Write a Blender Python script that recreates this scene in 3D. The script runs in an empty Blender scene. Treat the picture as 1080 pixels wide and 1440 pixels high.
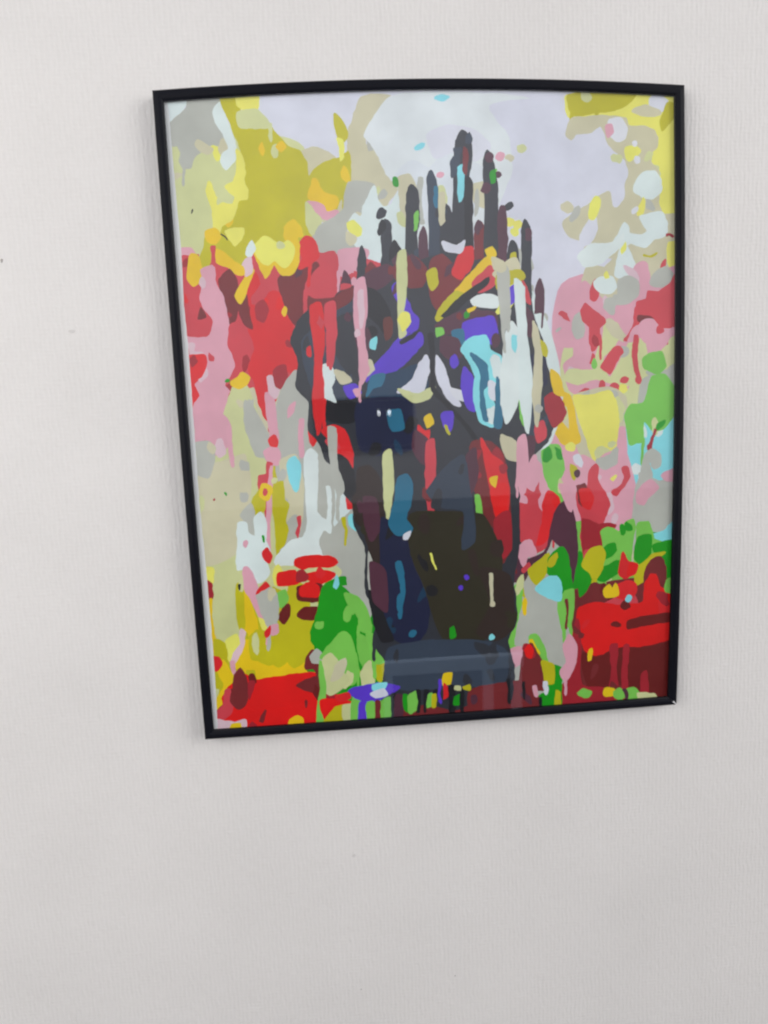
import bpy, bmesh, math, random
from mathutils import Vector, Matrix, noise

random.seed(7)
scene = bpy.context.scene
col = scene.collection

# ------------------------------------------------------------------ camera
ZC = 1.50            # height of the picture's centre above the floor
YF = -0.0115          # front plane of the picture frame (wall face is y = 0)
CAM = Vector((-0.085243, YF - 0.560832, ZC + 0.002609))
RIGHT = Vector((0.9962906, -0.0743692, -0.0432918)).normalized()
UP = Vector((0.0524746, 0.1263305, 0.9905993)).normalized()
BACK = RIGHT.cross(UP).normalized()
UP = BACK.cross(RIGHT).normalized()
cam_data = bpy.data.cameras.new('camera')
cam = bpy.data.objects.new('camera', cam_data)
col.objects.link(cam)
m = Matrix((RIGHT, UP, BACK)).transposed().to_4x4()
m.translation = CAM
cam.matrix_world = m
cam_data.sensor_fit = 'VERTICAL'
cam_data.sensor_height = 36.0
cam_data.sensor_width = 27.0
cam_data.lens = 24.0
cam_data.clip_start = 0.02
cam_data.clip_end = 50
cam_data.dof.use_dof = True
cam_data.dof.focus_distance = 0.56
cam_data.dof.aperture_fstop = 9.0
scene.camera = cam
scene.render.resolution_x, scene.render.resolution_y = 768, 1024

# ------------------------------------------------------------------ light
world = bpy.data.worlds.new('World')
scene.world = world
world.use_nodes = True
bg = world.node_tree.nodes['Background']
bg.inputs['Color'].default_value = (0.93, 0.96, 1.0, 1)
bg.inputs['Strength'].default_value = 0.33

def area(name, loc, target, sx, sy, power, color):
    d = bpy.data.lights.new(name, 'AREA')
    d.shape = 'RECTANGLE'; d.size = sx; d.size_y = sy; d.energy = power; d.color = color
    o = bpy.data.objects.new(name, d); col.objects.link(o)
    o.location = loc
    o.rotation_euler = (Vector(target) - Vector(loc)).to_track_quat('-Z', 'Y').to_euler()
    return o
area('room_window_light', (2.55, -1.5, 2.3), (0.1, 0, 1.55), 1.9, 1.9, 54, (1.0, 0.98, 0.955))
area('room_lamp_light', (-1.25, -1.05, 1.82), (-0.25, 0, 1.62), 1.2, 1.2, 14, (1.0, 0.975, 0.95))
area('far_wall_fill_light', (0.4, -1.7, 3.2), (0.3, -3.2, 1.9), 0.9, 0.9, 34, (0.93, 0.95, 1.0))  # fill added to brighten the far wall mirrored in the glass, no lamp there

vs = scene.view_settings
vs.view_transform = 'Standard'; vs.look = 'None'; vs.exposure = 0.02; vs.gamma = 1.0
vs.use_curve_mapping = False
scene.render.engine = 'CYCLES'
scene.cycles.filter_width = 2.2
scene.cycles.max_bounces = 8

# ------------------------------------------------------------------ helpers
def lin(c):
    c /= 255.0
    return c / 12.92 if c <= 0.04045 else ((c + 0.055) / 1.055) ** 2.4

def new_mat(name, base=(0.5, 0.5, 0.5), rough=0.5):
    mt = bpy.data.materials.new(name); mt.use_nodes = True
    b = mt.node_tree.nodes['Principled BSDF']
    b.inputs['Base Color'].default_value = (*base, 1)
    b.inputs['Roughness'].default_value = rough
    return mt, mt.node_tree, b

def link_mesh(name, bm, mat, parent=None, smooth=False):
    me = bpy.data.meshes.new(name)
    bmesh.ops.recalc_face_normals(bm, faces=bm.faces)
    bm.to_mesh(me); bm.free()
    for p in me.polygons: p.use_smooth = smooth
    me.materials.append(mat)
    o = bpy.data.objects.new(name, me); col.objects.link(o)
    if parent:
        o.parent = parent
        o.matrix_parent_inverse = Matrix.Translation(-parent.location)
    return o

def box(bm, x0, x1, y0, y1, z0, z1, bev=0.0):
    r = bmesh.ops.create_cube(bm, size=1.0)
    vv = r['verts']
    for v in vv:
        v.co = Vector(((x0 + x1) / 2 + v.co.x * (x1 - x0), (y0 + y1) / 2 + v.co.y * (y1 - y0), (z0 + z1) / 2 + v.co.z * (z1 - z0)))
    if bev > 0:
        es = list({e for v in vv for e in v.link_edges})
        bmesh.ops.bevel(bm, geom=es, offset=bev, segments=2, affect='EDGES', profile=0.5)

def N(nt, kind, **kw):
    n = nt.nodes.new(kind)
    for k, v in kw.items():
        if k in n.inputs.keys(): n.inputs[k].default_value = v
        else: setattr(n, k, v)
    return n

# ------------------------------------------------------------------ materials
# embossed woven wallpaper: fine relief, its shading also painted in the colour
wall_mat, nt, b = new_mat('embossed_wallpaper', (0.80, 0.775, 0.755), 0.72)
tc = N(nt, 'ShaderNodeTexCoord')
sep = N(nt, 'ShaderNodeSeparateXYZ')
nt.links.new(tc.outputs['Object'], sep.inputs[0])
def mth(op, a, b_=None, clamp=False):
    n = nt.nodes.new('ShaderNodeMath'); n.operation = op; n.use_clamp = clamp
    for i, q in enumerate((a, b_)):
        if q is None: continue
        if isinstance(q, (int, float)): n.inputs[i].default_value = q
        else: nt.links.new(q, n.inputs[i])
    return n.outputs[0]
def noise_tex(vec, scale, detail=2.0, rough=0.5):
    n = N(nt, 'ShaderNodeTexNoise'); n.inputs['Scale'].default_value = scale
    n.inputs['Detail'].default_value = detail; n.inputs['Roughness'].default_value = rough
    nt.links.new(vec, n.inputs['Vector']); return n.outputs['Fac']
def scaled(sx, sy, sz):
    n = N(nt, 'ShaderNodeMapping'); n.inputs['Scale'].default_value = (sx, sy, sz)
    nt.links.new(tc.outputs['Object'], n.inputs['Vector']); return n.outputs[0]
wob = mth('MULTIPLY', mth('SUBTRACT', noise_tex(scaled(1, 1, 1), 55), 0.5), 0.0042)
wob2 = mth('MULTIPLY', mth('SUBTRACT', noise_tex(scaled(1, 1, 1), 70), 0.5), 0.0042)
ribs = mth('SINE', mth('MULTIPLY', mth('ADD', sep.outputs['X'], wob), 2 * math.pi / 0.0039))
rows = mth('SINE', mth('MULTIPLY', mth('ADD', sep.outputs['Z'], wob2), 2 * math.pi / 0.0033))
slub = noise_tex(scaled(420, 1, 130), 1.0, 2)
slub2 = noise_tex(scaled(130, 1, 480), 1.0, 2)
h = mth('ADD', mth('MULTIPLY', ribs, 0.24), mth('MULTIPLY', rows, 0.11))
h = mth('ADD', h, mth('MULTIPLY', slub, 1.9))
h = mth('ADD', h, mth('MULTIPLY', slub2, 0.8))
h = mth('ADD', h, mth('MULTIPLY', noise_tex(scaled(1, 1, 1), 9), 3.0))
bump = N(nt, 'ShaderNodeBump'); bump.inputs['Strength'].default_value = 0.62
bump.inputs['Distance'].default_value = 0.00035
nt.links.new(h, bump.inputs['Height']); nt.links.new(bump.outputs[0], b.inputs['Normal'])
# slow unevenness of the paper's own colour
ramp = N(nt, 'ShaderNodeMixRGB')
ramp.inputs[1].default_value = (0.785, 0.763, 0.745, 1); ramp.inputs[2].default_value = (0.82, 0.802, 0.788, 1)
nt.links.new(noise_tex(scaled(1, 1, 1), 3.2, 4, 0.6), ramp.inputs[0])
# relief shading painted into the colour: ridges slightly lighter, grooves darker
ink = N(nt, 'ShaderNodeMapRange'); ink.inputs['From Min'].default_value = 1.6; ink.inputs['From Max'].default_value = 3.6
ink.inputs['To Min'].default_value = 0.955; ink.inputs['To Max'].default_value = 1.03
nt.links.new(h, ink.inputs['Value'])
relief_mix = N(nt, 'ShaderNodeMixRGB', blend_type='MULTIPLY'); relief_mix.inputs[0].default_value = 1.0
nt.links.new(ramp.outputs[0], relief_mix.inputs[1]); nt.links.new(ink.outputs[0], relief_mix.inputs[2])
nt.links.new(relief_mix.outputs[0], b.inputs['Base Color'])

frame_mat, nt, b = new_mat('black_lacquered_frame', (0.006, 0.0065, 0.011), 0.36)
b.inputs['Specular IOR Level'].default_value = 0.16
tc = N(nt, 'ShaderNodeTexCoord')
n1 = N(nt, 'ShaderNodeTexNoise'); n1.inputs['Scale'].default_value = 60; n1.inputs['Detail'].default_value = 5
nt.links.new(tc.outputs['Object'], n1.inputs['Vector'])
mr = N(nt, 'ShaderNodeMapRange'); mr.inputs['To Min'].default_value = 0.28; mr.inputs['To Max'].default_value = 0.5
nt.links.new(n1.outputs['Fac'], mr.inputs['Value']); nt.links.new(mr.outputs[0], b.inputs['Roughness'])

paper_mat, nt, b = new_mat('white_mount_paper', (0.88, 0.89, 0.91), 0.8)
back_mat, _, _ = new_mat('backing_fibreboard', (0.16, 0.10, 0.06), 0.9)
metal_mat, _, b = new_mat('bare_mitre_edge', (0.75, 0.74, 0.76), 0.5)

paint_mat, nt, b = new_mat('acrylic_paint', (0.5, 0.5, 0.5), 0.55)
at = N(nt, 'ShaderNodeAttribute'); at.attribute_name = 'paint'
tc = N(nt, 'ShaderNodeTexCoord')
nz = N(nt, 'ShaderNodeTexNoise'); nz.inputs['Scale'].default_value = 34; nz.inputs['Detail'].default_value = 5
nt.links.new(tc.outputs['Object'], nz.inputs['Vector'])
mr = N(nt, 'ShaderNodeMapRange'); mr.inputs['To Min'].default_value = 0.80; mr.inputs['To Max'].default_value = 1.16
nt.links.new(nz.outputs['Fac'], mr.inputs['Value'])
mx = N(nt, 'ShaderNodeMixRGB', blend_type='MULTIPLY'); mx.inputs[0].default_value = 1.0
nt.links.new(at.outputs['Color'], mx.inputs[1]); nt.links.new(mr.outputs[0], mx.inputs[2])
nt.links.new(mx.outputs[0], b.inputs['Base Color'])
mp = N(nt, 'ShaderNodeMapping')
nt.links.new(tc.outputs['Object'], mp.inputs['Vector'])
weave = N(nt, 'ShaderNodeTexChecker'); weave.inputs['Scale'].default_value = 1400
nt.links.new(mp.outputs[0], weave.inputs['Vector'])
br = N(nt, 'ShaderNodeTexNoise'); br.inputs['Scale'].default_value = 260; br.inputs['Detail'].default_value = 3
nt.links.new(tc.outputs['Object'], br.inputs['Vector'])
bp = N(nt, 'ShaderNodeBump'); bp.inputs['Strength'].default_value = 0.25; bp.inputs['Distance'].default_value = 0.0004
nt.links.new(br.outputs['Fac'], bp.inputs['Height']); nt.links.new(bp.outputs[0], b.inputs['Normal'])

glass_mat = bpy.data.materials.new('picture_glass'); glass_mat.use_nodes = True
nt = glass_mat.node_tree; nt.nodes.clear()
out = N(nt, 'ShaderNodeOutputMaterial'); mixs = N(nt, 'ShaderNodeMixShader')
tr = N(nt, 'ShaderNodeBsdfTransparent'); tr.inputs[0].default_value = (0.975, 0.985, 0.98, 1)
gl = N(nt, 'ShaderNodeBsdfGlossy'); gl.inputs['Roughness'].default_value = 0.012
fw = N(nt, 'ShaderNodeLayerWeight'); fw.inputs['Blend'].default_value = 0.5
pw = N(nt, 'ShaderNodeMath', operation='POWER'); pw.inputs[1].default_value = 5.0
ma = N(nt, 'ShaderNodeMath', operation='MULTIPLY_ADD'); ma.inputs[1].default_value = 0.93; ma.inputs[2].default_value = 0.075
nt.links.new(fw.outputs['Facing'], pw.inputs[0]); nt.links.new(pw.outputs[0], ma.inputs[0])
nt.links.new(ma.outputs[0], mixs.inputs[0]); nt.links.new(tr.outputs[0], mixs.inputs[1])
nt.links.new(gl.outputs[0], mixs.inputs[2]); nt.links.new(mixs.outputs[0], out.inputs[0])
glass_clear = bpy.data.materials.new('picture_glass_back'); glass_clear.use_nodes = True
nt = glass_clear.node_tree; nt.nodes.clear()
out = N(nt, 'ShaderNodeOutputMaterial'); tr = N(nt, 'ShaderNodeBsdfTransparent')
nt.links.new(tr.outputs[0], out.inputs[0])

# ------------------------------------------------------------------ the wall
bm = bmesh.new(); box(bm, -3.0, 3.0, 0.0, 0.12, 0.0, 3.4)
wall = link_mesh('wall', bm, wall_mat)
wall['kind'] = 'structure'
wall['label'] = 'off-white wall with finely embossed woven wallpaper behind the picture'

# ------------------------------------------------------------------ what the glass reflects of the room
plain_wall, _, _ = new_mat('plain_painted_wall', (0.72, 0.72, 0.76), 0.8)
floor_mat, nt, b = new_mat('dark_wood_floor', (0.075, 0.05, 0.035), 0.5)
wv = N(nt, 'ShaderNodeTexWave'); wv.inputs['Scale'].default_value = 3.0; wv.inputs['Distortion'].default_value = 6.0
cr_ = N(nt, 'ShaderNodeMixRGB'); cr_.inputs[1].default_value = (0.055, 0.036, 0.025, 1); cr_.inputs[2].default_value = (0.09, 0.06, 0.042, 1)
nt.links.new(wv.outputs['Fac'], cr_.inputs[0]); nt.links.new(cr_.outputs[0], b.inputs['Base Color'])
wood_mat, _, _ = new_mat('dark_brown_wood', (0.035, 0.026, 0.018), 0.45)
blue_mat, _, _ = new_mat('pale_blue_paint', (0.60, 0.76, 0.97), 0.5)
dark_mat, _, _ = new_mat('black_picture', (0.008, 0.009, 0.014), 0.3)
bm = bmesh.new(); box(bm, -3.0, 3.0, -3.32, -3.2, 0.0, 3.4)
ow = link_mesh('wall', bm, plain_wall); ow['kind'] = 'structure'
ow['label'] = 'plain pale wall across the room, seen only as a veil in the glass'
bm = bmesh.new(); box(bm, -3.0, 3.0, -3.2, 0.0, -0.06, -0.003)
fl = link_mesh('floor', bm, floor_mat); fl['kind'] = 'structure'
sb = bpy.data.objects.new('stand_in_sideboard', None); col.objects.link(sb); sb.location = (0.35, -2.95, 0)  # added furniture in place of the person who darkens the low reflection
sb['label'] = 'dark brown furniture added in place of a person mirrored as darkness low in the glass'; sb['category'] = 'stand_in_sideboard'
bm = bmesh.new(); box(bm, -1.2, 1.9, -3.18, -2.77, 0.10, 1.03, 0.004); link_mesh('carcass', bm, wood_mat, sb)
bm = bmesh.new(); box(bm, -1.23, 1.93, -3.19, -2.73, 1.033, 1.07, 0.006); link_mesh('top', bm, wood_mat, sb)
for k in range(4):
    bm = bmesh.new(); x0 = -1.17 + k * 0.765; box(bm, x0, x0 + 0.745, -2.767, -2.748, 0.14, 1.0, 0.004); dr = link_mesh('door', bm, wood_mat, sb)
    bm = bmesh.new(); hx = x0 + (0.70 if k % 2 == 0 else 0.045); box(bm, hx - 0.008, hx + 0.008, -2.745, -2.72, 0.55, 0.68, 0.004); hd = link_mesh('handle', bm, dark_mat)
    hd.parent = dr; hd.matrix_parent_inverse = dr.matrix_world.inverted()
for lx in (-1.1, 1.8):
    for ly in (-3.12, -2.83):
        bm = bmesh.new(); box(bm, lx - 0.025, lx + 0.025, ly - 0.025, ly + 0.025, 0.0, 0.097, 0.004); link_mesh('leg', bm, wood_mat, sb)
fp = bpy.data.objects.new('dark_picture', None); col.objects.link(fp); fp.location = (0.083, -3.2, 1.36)
fp['label'] = 'dark framed picture on the far wall, a black rectangle mirrored in the glass'; fp['category'] = 'picture'
bm = bmesh.new(); box(bm, -0.17, 0.335, -3.19, -3.178, 1.38, 1.62); link_mesh('panel', bm, dark_mat, fp)
for q in ((-0.19, 0.355, 1.355, 1.378), (-0.19, 0.355, 1.622, 1.645), (-0.19, -0.172, 1.38, 1.62), (0.337, 0.355, 1.38, 1.62)):
    bm = bmesh.new(); box(bm, q[0], q[1], -3.197, -3.168, q[2], q[3], 0.003); link_mesh('frame_rail', bm, wood_mat, fp)
sc = bpy.data.objects.new('wall_lamp', None); col.objects.link(sc); sc.location = (0.19, -3.16, 1.50)
sc['label'] = 'small twin-bulb lamp in front of the dark far picture, two white glints in the glass'; sc['category'] = 'lamp'
bulb_mat = bpy.data.materials.new('lit_bulb'); bulb_mat.use_nodes = True
bb_ = bulb_mat.node_tree.nodes['Principled BSDF']; bb_.inputs['Emission Color'].default_value = (0.9, 0.95, 1, 1); bb_.inputs['Emission Strength'].default_value = 11
bm = bmesh.new(); box(bm, 0.15, 0.235, -3.162, -3.15, 1.50, 1.52, 0.003); link_mesh('bracket', bm, dark_mat, sc)
for bx_ in (0.164, 0.220):
    bm = bmesh.new()
    bmesh.ops.create_uvsphere(bm, u_segments=12, v_segments=8, radius=0.008, matrix=Matrix.Translation((bx_, -3.13, 1.555)) @ Matrix.Diagonal((1, 1, 2.0, 1)))
    link_mesh('bulb', bm, bulb_mat, sc, True)
    bm = bmesh.new(); box(bm, bx_ - 0.006, bx_ + 0.006, -3.15, -3.124, 1.505, 1.537, 0.002); link_mesh('socket', bm, dark_mat, sc)
ch = bpy.data.objects.new('chair', None); col.objects.link(ch); ch.location = (0.16, -1.15, 0)
ch['label'] = 'pale blue wooden chair whose back is mirrored low in the picture glass'; ch['category'] = 'chair'
bm = bmesh.new(); box(bm, 0.0, 0.335, -0.995, -0.972, 0.915, 0.948, 0.004); link_mesh('back_rail', bm, blue_mat, ch)
bm = bmesh.new(); box(bm, 0.03, 0.305, -0.992, -0.976, 0.66, 0.70, 0.003); link_mesh('back_rail', bm, blue_mat, ch)
for lx in (0.012, 0.25, 0.318):
    bm = bmesh.new(); box(bm, lx - 0.011, lx + 0.011, -0.996, -0.97, 0.46 if lx == 0.25 else 0.0, 0.914, 0.003); link_mesh('back_post', bm, blue_mat, ch)
bm = bmesh.new(); box(bm, -0.01, 0.34, -1.36, -0.998, 0.43, 0.46, 0.006); link_mesh('seat', bm, blue_mat, ch)
for lx in (0.012, 0.318):
    bm = bmesh.new(); box(bm, lx - 0.014, lx + 0.014, -1.345, -1.317, 0.0, 0.429, 0.003); link_mesh('leg', bm, blue_mat, ch)

# ------------------------------------------------------------------ picture frame
W, H = 0.516 * 0.804, 0.516
frame = bpy.data.objects.new('framed_picture', None); col.objects.link(frame)
frame.location = (0, 0, ZC - H / 2)
frame['label'] = 'thin black frame with glass over a colourful patchy abstract painting, hanging on white wallpaper'
frame['category'] = 'picture'
MM = 0.001
cor = {'tl': (-W/2, H/2), 'tr': (W/2, H/2), 'br': (W/2, -H/2), 'bl': (-W/2, -H/2)}
RW = 7.6 * MM
inn = {k: (x - math.copysign(RW, x), z - math.copysign(RW, z)) for k, (x, z) in cor.items()}
# (start, end, bow outwards): the light moulding is slightly sprung
rails = [('tl', 'tr', (0, 1), 6.6), ('tr', 'br', (1, 0), 3.2), ('br', 'bl', (0, -1), 0.9), ('bl', 'tl', (-1, 0), 0.8)]
prof = [(0.0, YF + 11.0*MM), (0.0, YF + 0.9*MM), (0.12, YF), (0.5, YF - 0.2*MM), (0.80, YF + 0.3*MM), (1.0, YF + 1.1*MM), (1.0, YF + 3.5*MM)]
SEG = 28
for a, c, d, bow in rails:
    bm = bmesh.new(); rings = []
    for i in range(SEG + 1):
        s = i / SEG
        # the mitre at the lower right corner has sprung open a little
        o0 = 0.0009 if a == 'br' else 0.0; o1 = 1.0
        ss = o0 + (o1 - o0) * s
        k = 4 * ss * (1 - ss) * bow * MM
        O = [cor[a][j] + (cor[c][j] - cor[a][j]) * ss + d[j] * k for j in (0, 1)]
        I = [inn[a][j] + (inn[c][j] - inn[a][j]) * ss + d[j] * k for j in (0, 1)]
        rings.append([bm.verts.new((O[0] + (I[0] - O[0]) * t, y, ZC + O[1] + (I[1] - O[1]) * t)) for t, y in prof])
    for r0, r1 in zip(rings, rings[1:]):
        for j in range(len(prof)):
            jn = (j + 1) % len(prof)
            bm.faces.new((r0[j], r0[jn], r1[jn], r1[j]))
    bm.faces.new(rings[0]); bm.faces.new(rings[-1])
    link_mesh('frame_rail', bm, frame_mat, frame, False)
# pale raw edge showing in the open lower-right mitre
bm = bmesh.new()
p0, p1 = Vector(cor['br']), Vector(inn['br'])
dirv = (p1 - p0).normalized(); nrm = Vector((-dirv.y, dirv.x))
pts = []
for t, wd in ((0.0003, 0.0003), (0.0052, 0.0007)):
    for sgn in (-1, 1):
        q = p0 + dirv * t + nrm * wd * sgn
        pts.append(q)
lo = [bm.verts.new((q.x, YF + 4*MM, ZC + q.y)) for q in (pts[0], pts[1], pts[3], pts[2])]
hi = [bm.verts.new((q.x, YF - 0.25*MM, ZC + q.y)) for q in (pts[0], pts[1], pts[3], pts[2])]
bm.faces.new(lo); bm.faces.new(hi)
for i in range(4): bm.faces.new((lo[i], lo[(i+1) % 4], hi[(i+1) % 4], hi[i]))
o = link_mesh('mitre_edge', bm, metal_mat, frame)
o['label'] = 'pale raw mitre edge at the lower right corner'

YP = YF + 3.8*MM       # painting surface
def bowed_sheet(name, inset, y0, y1, mat):
    """a sheet filling the (slightly sprung) frame opening"""
    bm = bmesh.new(); pts = []
    for a, c, d, bow in rails:
        for i in range(SEG):
            s = i / SEG; k = 4 * s * (1 - s) * bow * MM
            x = cor[a][0] + (cor[c][0] - cor[a][0]) * s + d[0] * k
            z = cor[a][1] + (cor[c][1] - cor[a][1]) * s + d[1] * k
            pts.append((x * (1 - 2 * inset / W), z * (1 - 2 * inset / H)))
    f0 = [bm.verts.new((x, y0, ZC + z)) for x, z in pts]
    f1 = [bm.verts.new((x, y1, ZC + z)) for x, z in pts]
    bm.faces.new(f0); bm.faces.new(f1)
    n = len(pts)
    for i in range(n): bm.faces.new((f0[i], f0[(i+1) % n], f1[(i+1) % n], f1[i]))
    return link_mesh(name, bm, mat, frame)
gl_o = bowed_sheet('glass', 5.0*MM, YF + 1.3*MM, YF + 2.7*MM, glass_mat)
gl_o.data.materials.append(glass_clear)
for p in gl_o.data.polygons:
    if p.normal.y > -0.9: p.material_index = 1
bowed_sheet('mount_paper', 4.5*MM, YP + 0.06*MM, YP + 0.9*MM, paper_mat)
bowed_sheet('backing_board', 4.0*MM, YP + 1.2*MM, YP + 4.0*MM, back_mat)
# sawtooth hanger between board and wall keeps the frame just off the paper
bm = bmesh.new(); box(bm, -0.03, 0.03, YP + 4.2*MM, -0.0006, ZC + 0.225, ZC + 0.237, 0.0008)
link_mesh('hanger', bm, metal_mat, frame)

# ------------------------------------------------------------------ the painting
def px(u, v, Y):
    """point of the vertical plane y=Y that the photograph shows at (u, v)"""
    d = RIGHT * ((u - 540) / 960) - UP * ((v - 720) / 960) - BACK
    return CAM + d * ((Y - CAM.y) / d.y)

PAL = dict(
 GL=(216,222,230), LW=(224,226,240), GW=(208,219,220), GR=(172,174,168), BE=(193,189,164), CR=(194,198,152), OL=(180,174,48),
 PY=(224,216,118), AM=(226,186,8), PK=(205,155,170), PP=(205,180,190), RS=(188,66,76), RD=(200,42,46), RE=(205,8,10),
 DR=(158,36,48), MR=(122,40,44), MA=(108,22,22), LG=(122,186,92), GN=(28,150,34), SK=(136,206,222), TE=(44,108,138),
 NA=(18,26,62), TN=(14,56,86), PU=(84,54,186), PL=(84,44,62), CH=(46,49,58), BK=(18,19,28), BR=(50,36,32), OB=(46,42,26),
 ST=(54,66,84), DB=(100,44,38))
ART = []
def P(c, s, sharp=False):
    ART.append((c, [tuple(float(q) for q in t.split(',')) for t in s.split()], sharp))
def E(c, cx, cy, rx, ry, rot=0.0, n=9):
    r = math.radians(rot); pts = []
    for i in range(n):
        a = 2 * math.pi * i / n; k = 1 + random.uniform(-.14, .14)
        x, y = rx * k * math.cos(a), ry * k * math.sin(a)
        pts.append((cx + x * math.cos(r) - y * math.sin(r), cy + x * math.sin(r) + y * math.cos(r)))
    ART.append((c, pts, False))
def S(c, w0, w1, s, drop=0.0):
    """a brushed line or a run of paint, optionally ending in a drop"""
    p = [Vector([float(q) for q in t.split(',')]) for t in s.split()]
    L, R_ = [], []
    for i, q in enumerate(p):
        d = (p[min(i + 1, len(p) - 1)] - p[max(i - 1, 0)]).normalized(); nn = Vector((-d.y, d.x))
        w = (w0 + (w1 - w0) * i / (len(p) - 1)) / 2 * random.uniform(.82, 1.18)
        L.append(tuple(q + nn * w)); R_.append(tuple(q - nn * w))
    d = (p[-1] - p[-2]).normalized()
    tip = [tuple(p[-1] + d * w1 * .6)]
    ART.append((c, L + tip + R_[::-1], False))
    if drop: E(c, p[-1].x, p[-1].y, drop * .8, drop * 1.2)

#ART-BEGIN
# --- underpainting
P('CR',"238,200 420,200 440,330 300,400 260,380"); P('RS',"254,362 470,350 520,380 440,600 300,560 258,540"); P('BE',"262,590 400,540 500,600 520,860 420,900 300,900")
P('OL',"290,800 440,800 470,900 460,960 300,1000"); P('GN',"430,810 530,800 560,1000 440,1010"); P('DR',"300,960 460,950 470,1030 300,1040"); 
P('PK',"790,400 960,380 960,520 900,560 790,560"); P('CR',"800,480 960,480 960,600 820,660 790,600"); P('PK',"700,620 800,600 880,600 890,760 800,780 700,760"); P('GR',"880,600 960,600 960,780 880,780"); P('LG',"800,740 960,740 960,850 810,850"); P('GN',"690,760 810,780 810,850 690,860")
P('GR',"690,800 800,830 800,990 690,990"); P('MR',"790,840 960,820 960,1000 780,1010")
# --- pale and yellow upper left
P('GW',"225,140 264,139 250,166 238,178")
P('CR',"238,205 262,190 300,195 330,205 350,250 345,300 320,330 300,345 283,356 262,352 245,350 240,280")
P('GR',"236,178 262,152 265,136 312,134 302,155 303,175 315,190 324,212 311,206 300,202 291,206 285,212 277,217 272,226 268,236 258,237 253,228 255,215 250,205 240,205")
P('BE',"508,136 549,135 535,155 520,172 513,192 514,204 522,200 530,189 535,192 533,220 540,230 543,245 562,247 560,264 551,278 540,291 533,286 527,268 520,262 502,264 490,282 482,300 470,318 462,330 452,300 470,250 488,215 490,185 498,160")
P('BE',"424,213 440,207 456,212 471,222 457,229 450,240 433,240 429,226")
P('GW',"303,150 312,143 318,165 325,185 331,205 334,218 326,230 318,239 311,228 313,217 322,210 315,190 304,172 300,158")
P('OL',"310,134 332,135 338,150 334,165 338,178 350,180 376,175 388,187 405,206 422,213 430,228 433,250 434,290 436,310 442,332 428,348 408,340 385,347 365,342 352,350 342,370 330,378 300,374 285,386 274,374 286,352 290,332 310,322 328,300 333,283 345,278 346,265 345,245 341,220 334,200 326,180 318,160")
P('PY',"333,134 362,134 362,153 347,156 335,149")
P('CR',"334,158 347,155 361,154 375,168 379,178 350,180 338,178")
P('AM',"363,206 368,199 372,212 370,220 366,217")
P('AM',"388,206 396,198 402,208 395,213")
P('PY',"333,211 341,222 344,240 343,258 348,270 347,280 336,282 332,292 325,310 312,318 309,327 303,325 297,290 291,266 294,254 301,270 306,281 318,287 327,287 330,276 317,262 328,255 333,237")
P('PY',"317,325 343,322 340,335 331,346 325,338")
P('OL',"436,246 450,232 470,224 482,222 489,213 493,235 491,256 485,272 475,286 472,297 455,290 440,272 432,262")
P('OL',"471,160 480,168 487,184 487,195 481,201 474,190 470,175")
P('PY',"474,194 483,197 484,221 478,227 477,210")
P('AM',"440,251 446,252 450,265 457,272 474,278 475,286 466,299 458,297 454,288 440,284 433,275 437,262")
P('PK',"433,283 455,289 460,299 474,296 477,303 466,309 450,306 440,299")
P('CR',"431,284 444,300 452,310 447,322 440,331 432,316")
P('GR',"490,257 527,259 517,280 508,301 500,305 491,310 487,328 504,346 490,354 450,354 442,336 450,318 470,306 483,294")
P('GW',"526,262 531,280 539,291 549,288 557,275 568,262 578,275 590,300 600,322 598,337 578,347 552,354 545,363 525,365 514,354 499,345 505,336 508,325 497,312 492,310 500,300 508,305 512,290 519,272")
P('PY',"488,313 497,310 507,322 507,330 500,333 490,322")
P('BE',"488,325 500,332 502,340 492,346 486,338")
P('GL',"550,136 600,130 680,132 745,140 752,190 738,240 702,300 642,332 592,342 572,280 562,264 545,246 534,222 522,202 513,192 522,170")
E('SK',622,137,12,5)
P('LW',"690,150 760,140 800,160 812,240 790,330 760,380 720,350 700,300 722,240 715,190")
E('PK',703,220,6,7); E('BE',717,222,6,5); E('CR',734,208,7,7); E('LG',690,242,9,5,-20)
# --- upper right
P('PY',"797,134 960,128 958,304 942,304 931,301 926,285 928,265 925,246 919,235 910,223 918,215 923,205 921,190 911,181 895,181 883,178 880,168 868,164 820,165 799,163")
P('OL',"800,134 894,131 880,148 862,155 840,158 805,161")
P('BE',"803,167 830,164 860,163 880,167 885,178 905,178 920,185 924,205 911,222 925,240 928,262 926,285 932,302 958,303 958,350 930,402 900,412 850,425 832,442 818,402 828,372 850,376 862,364 832,357 822,350 830,340 800,332 791,313 815,296 831,285 856,269 861,290 868,293 879,280 880,260 885,245 880,225 865,212 855,200 850,186 845,176 828,186 811,188 803,196 796,190")
P('LW',"914,138 926,133 938,140 939,152 927,158 914,150")
P('BE',"889,156 905,148 915,150 930,158 920,163 905,162")
P('OL',"938,145 951,148 951,160 942,172 932,183 928,173 932,160")
P('LW',"856,170 872,167 881,180 879,195 868,199 858,190"); P('PK',"852,175 860,173 863,185 855,193 850,182")
P('PY',"880,208 895,206 901,212 893,222 885,227 879,218"); E('LW',892,201,3.5,4); E('LW',896,225,4,6)
P('GW',"895,255 904,243 920,240 929,255 929,270 918,279 903,276 892,268")
P('PY',"905,277 908,284 904,300 896,303 898,290"); E('LW',893,295,6,4,-40)
P('GW',"900,305 930,299 938,315 936,330 920,336 910,346 900,346 888,341 878,347 858,350 868,332 877,314 883,318 886,328 900,331 910,325 905,315")
P('GW',"821,351 832,344 850,343 862,341 877,330 872,346 857,361 840,373 822,374 813,362")
P('LW',"830,308 839,307 839,325 830,341 814,347 817,330")
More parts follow.
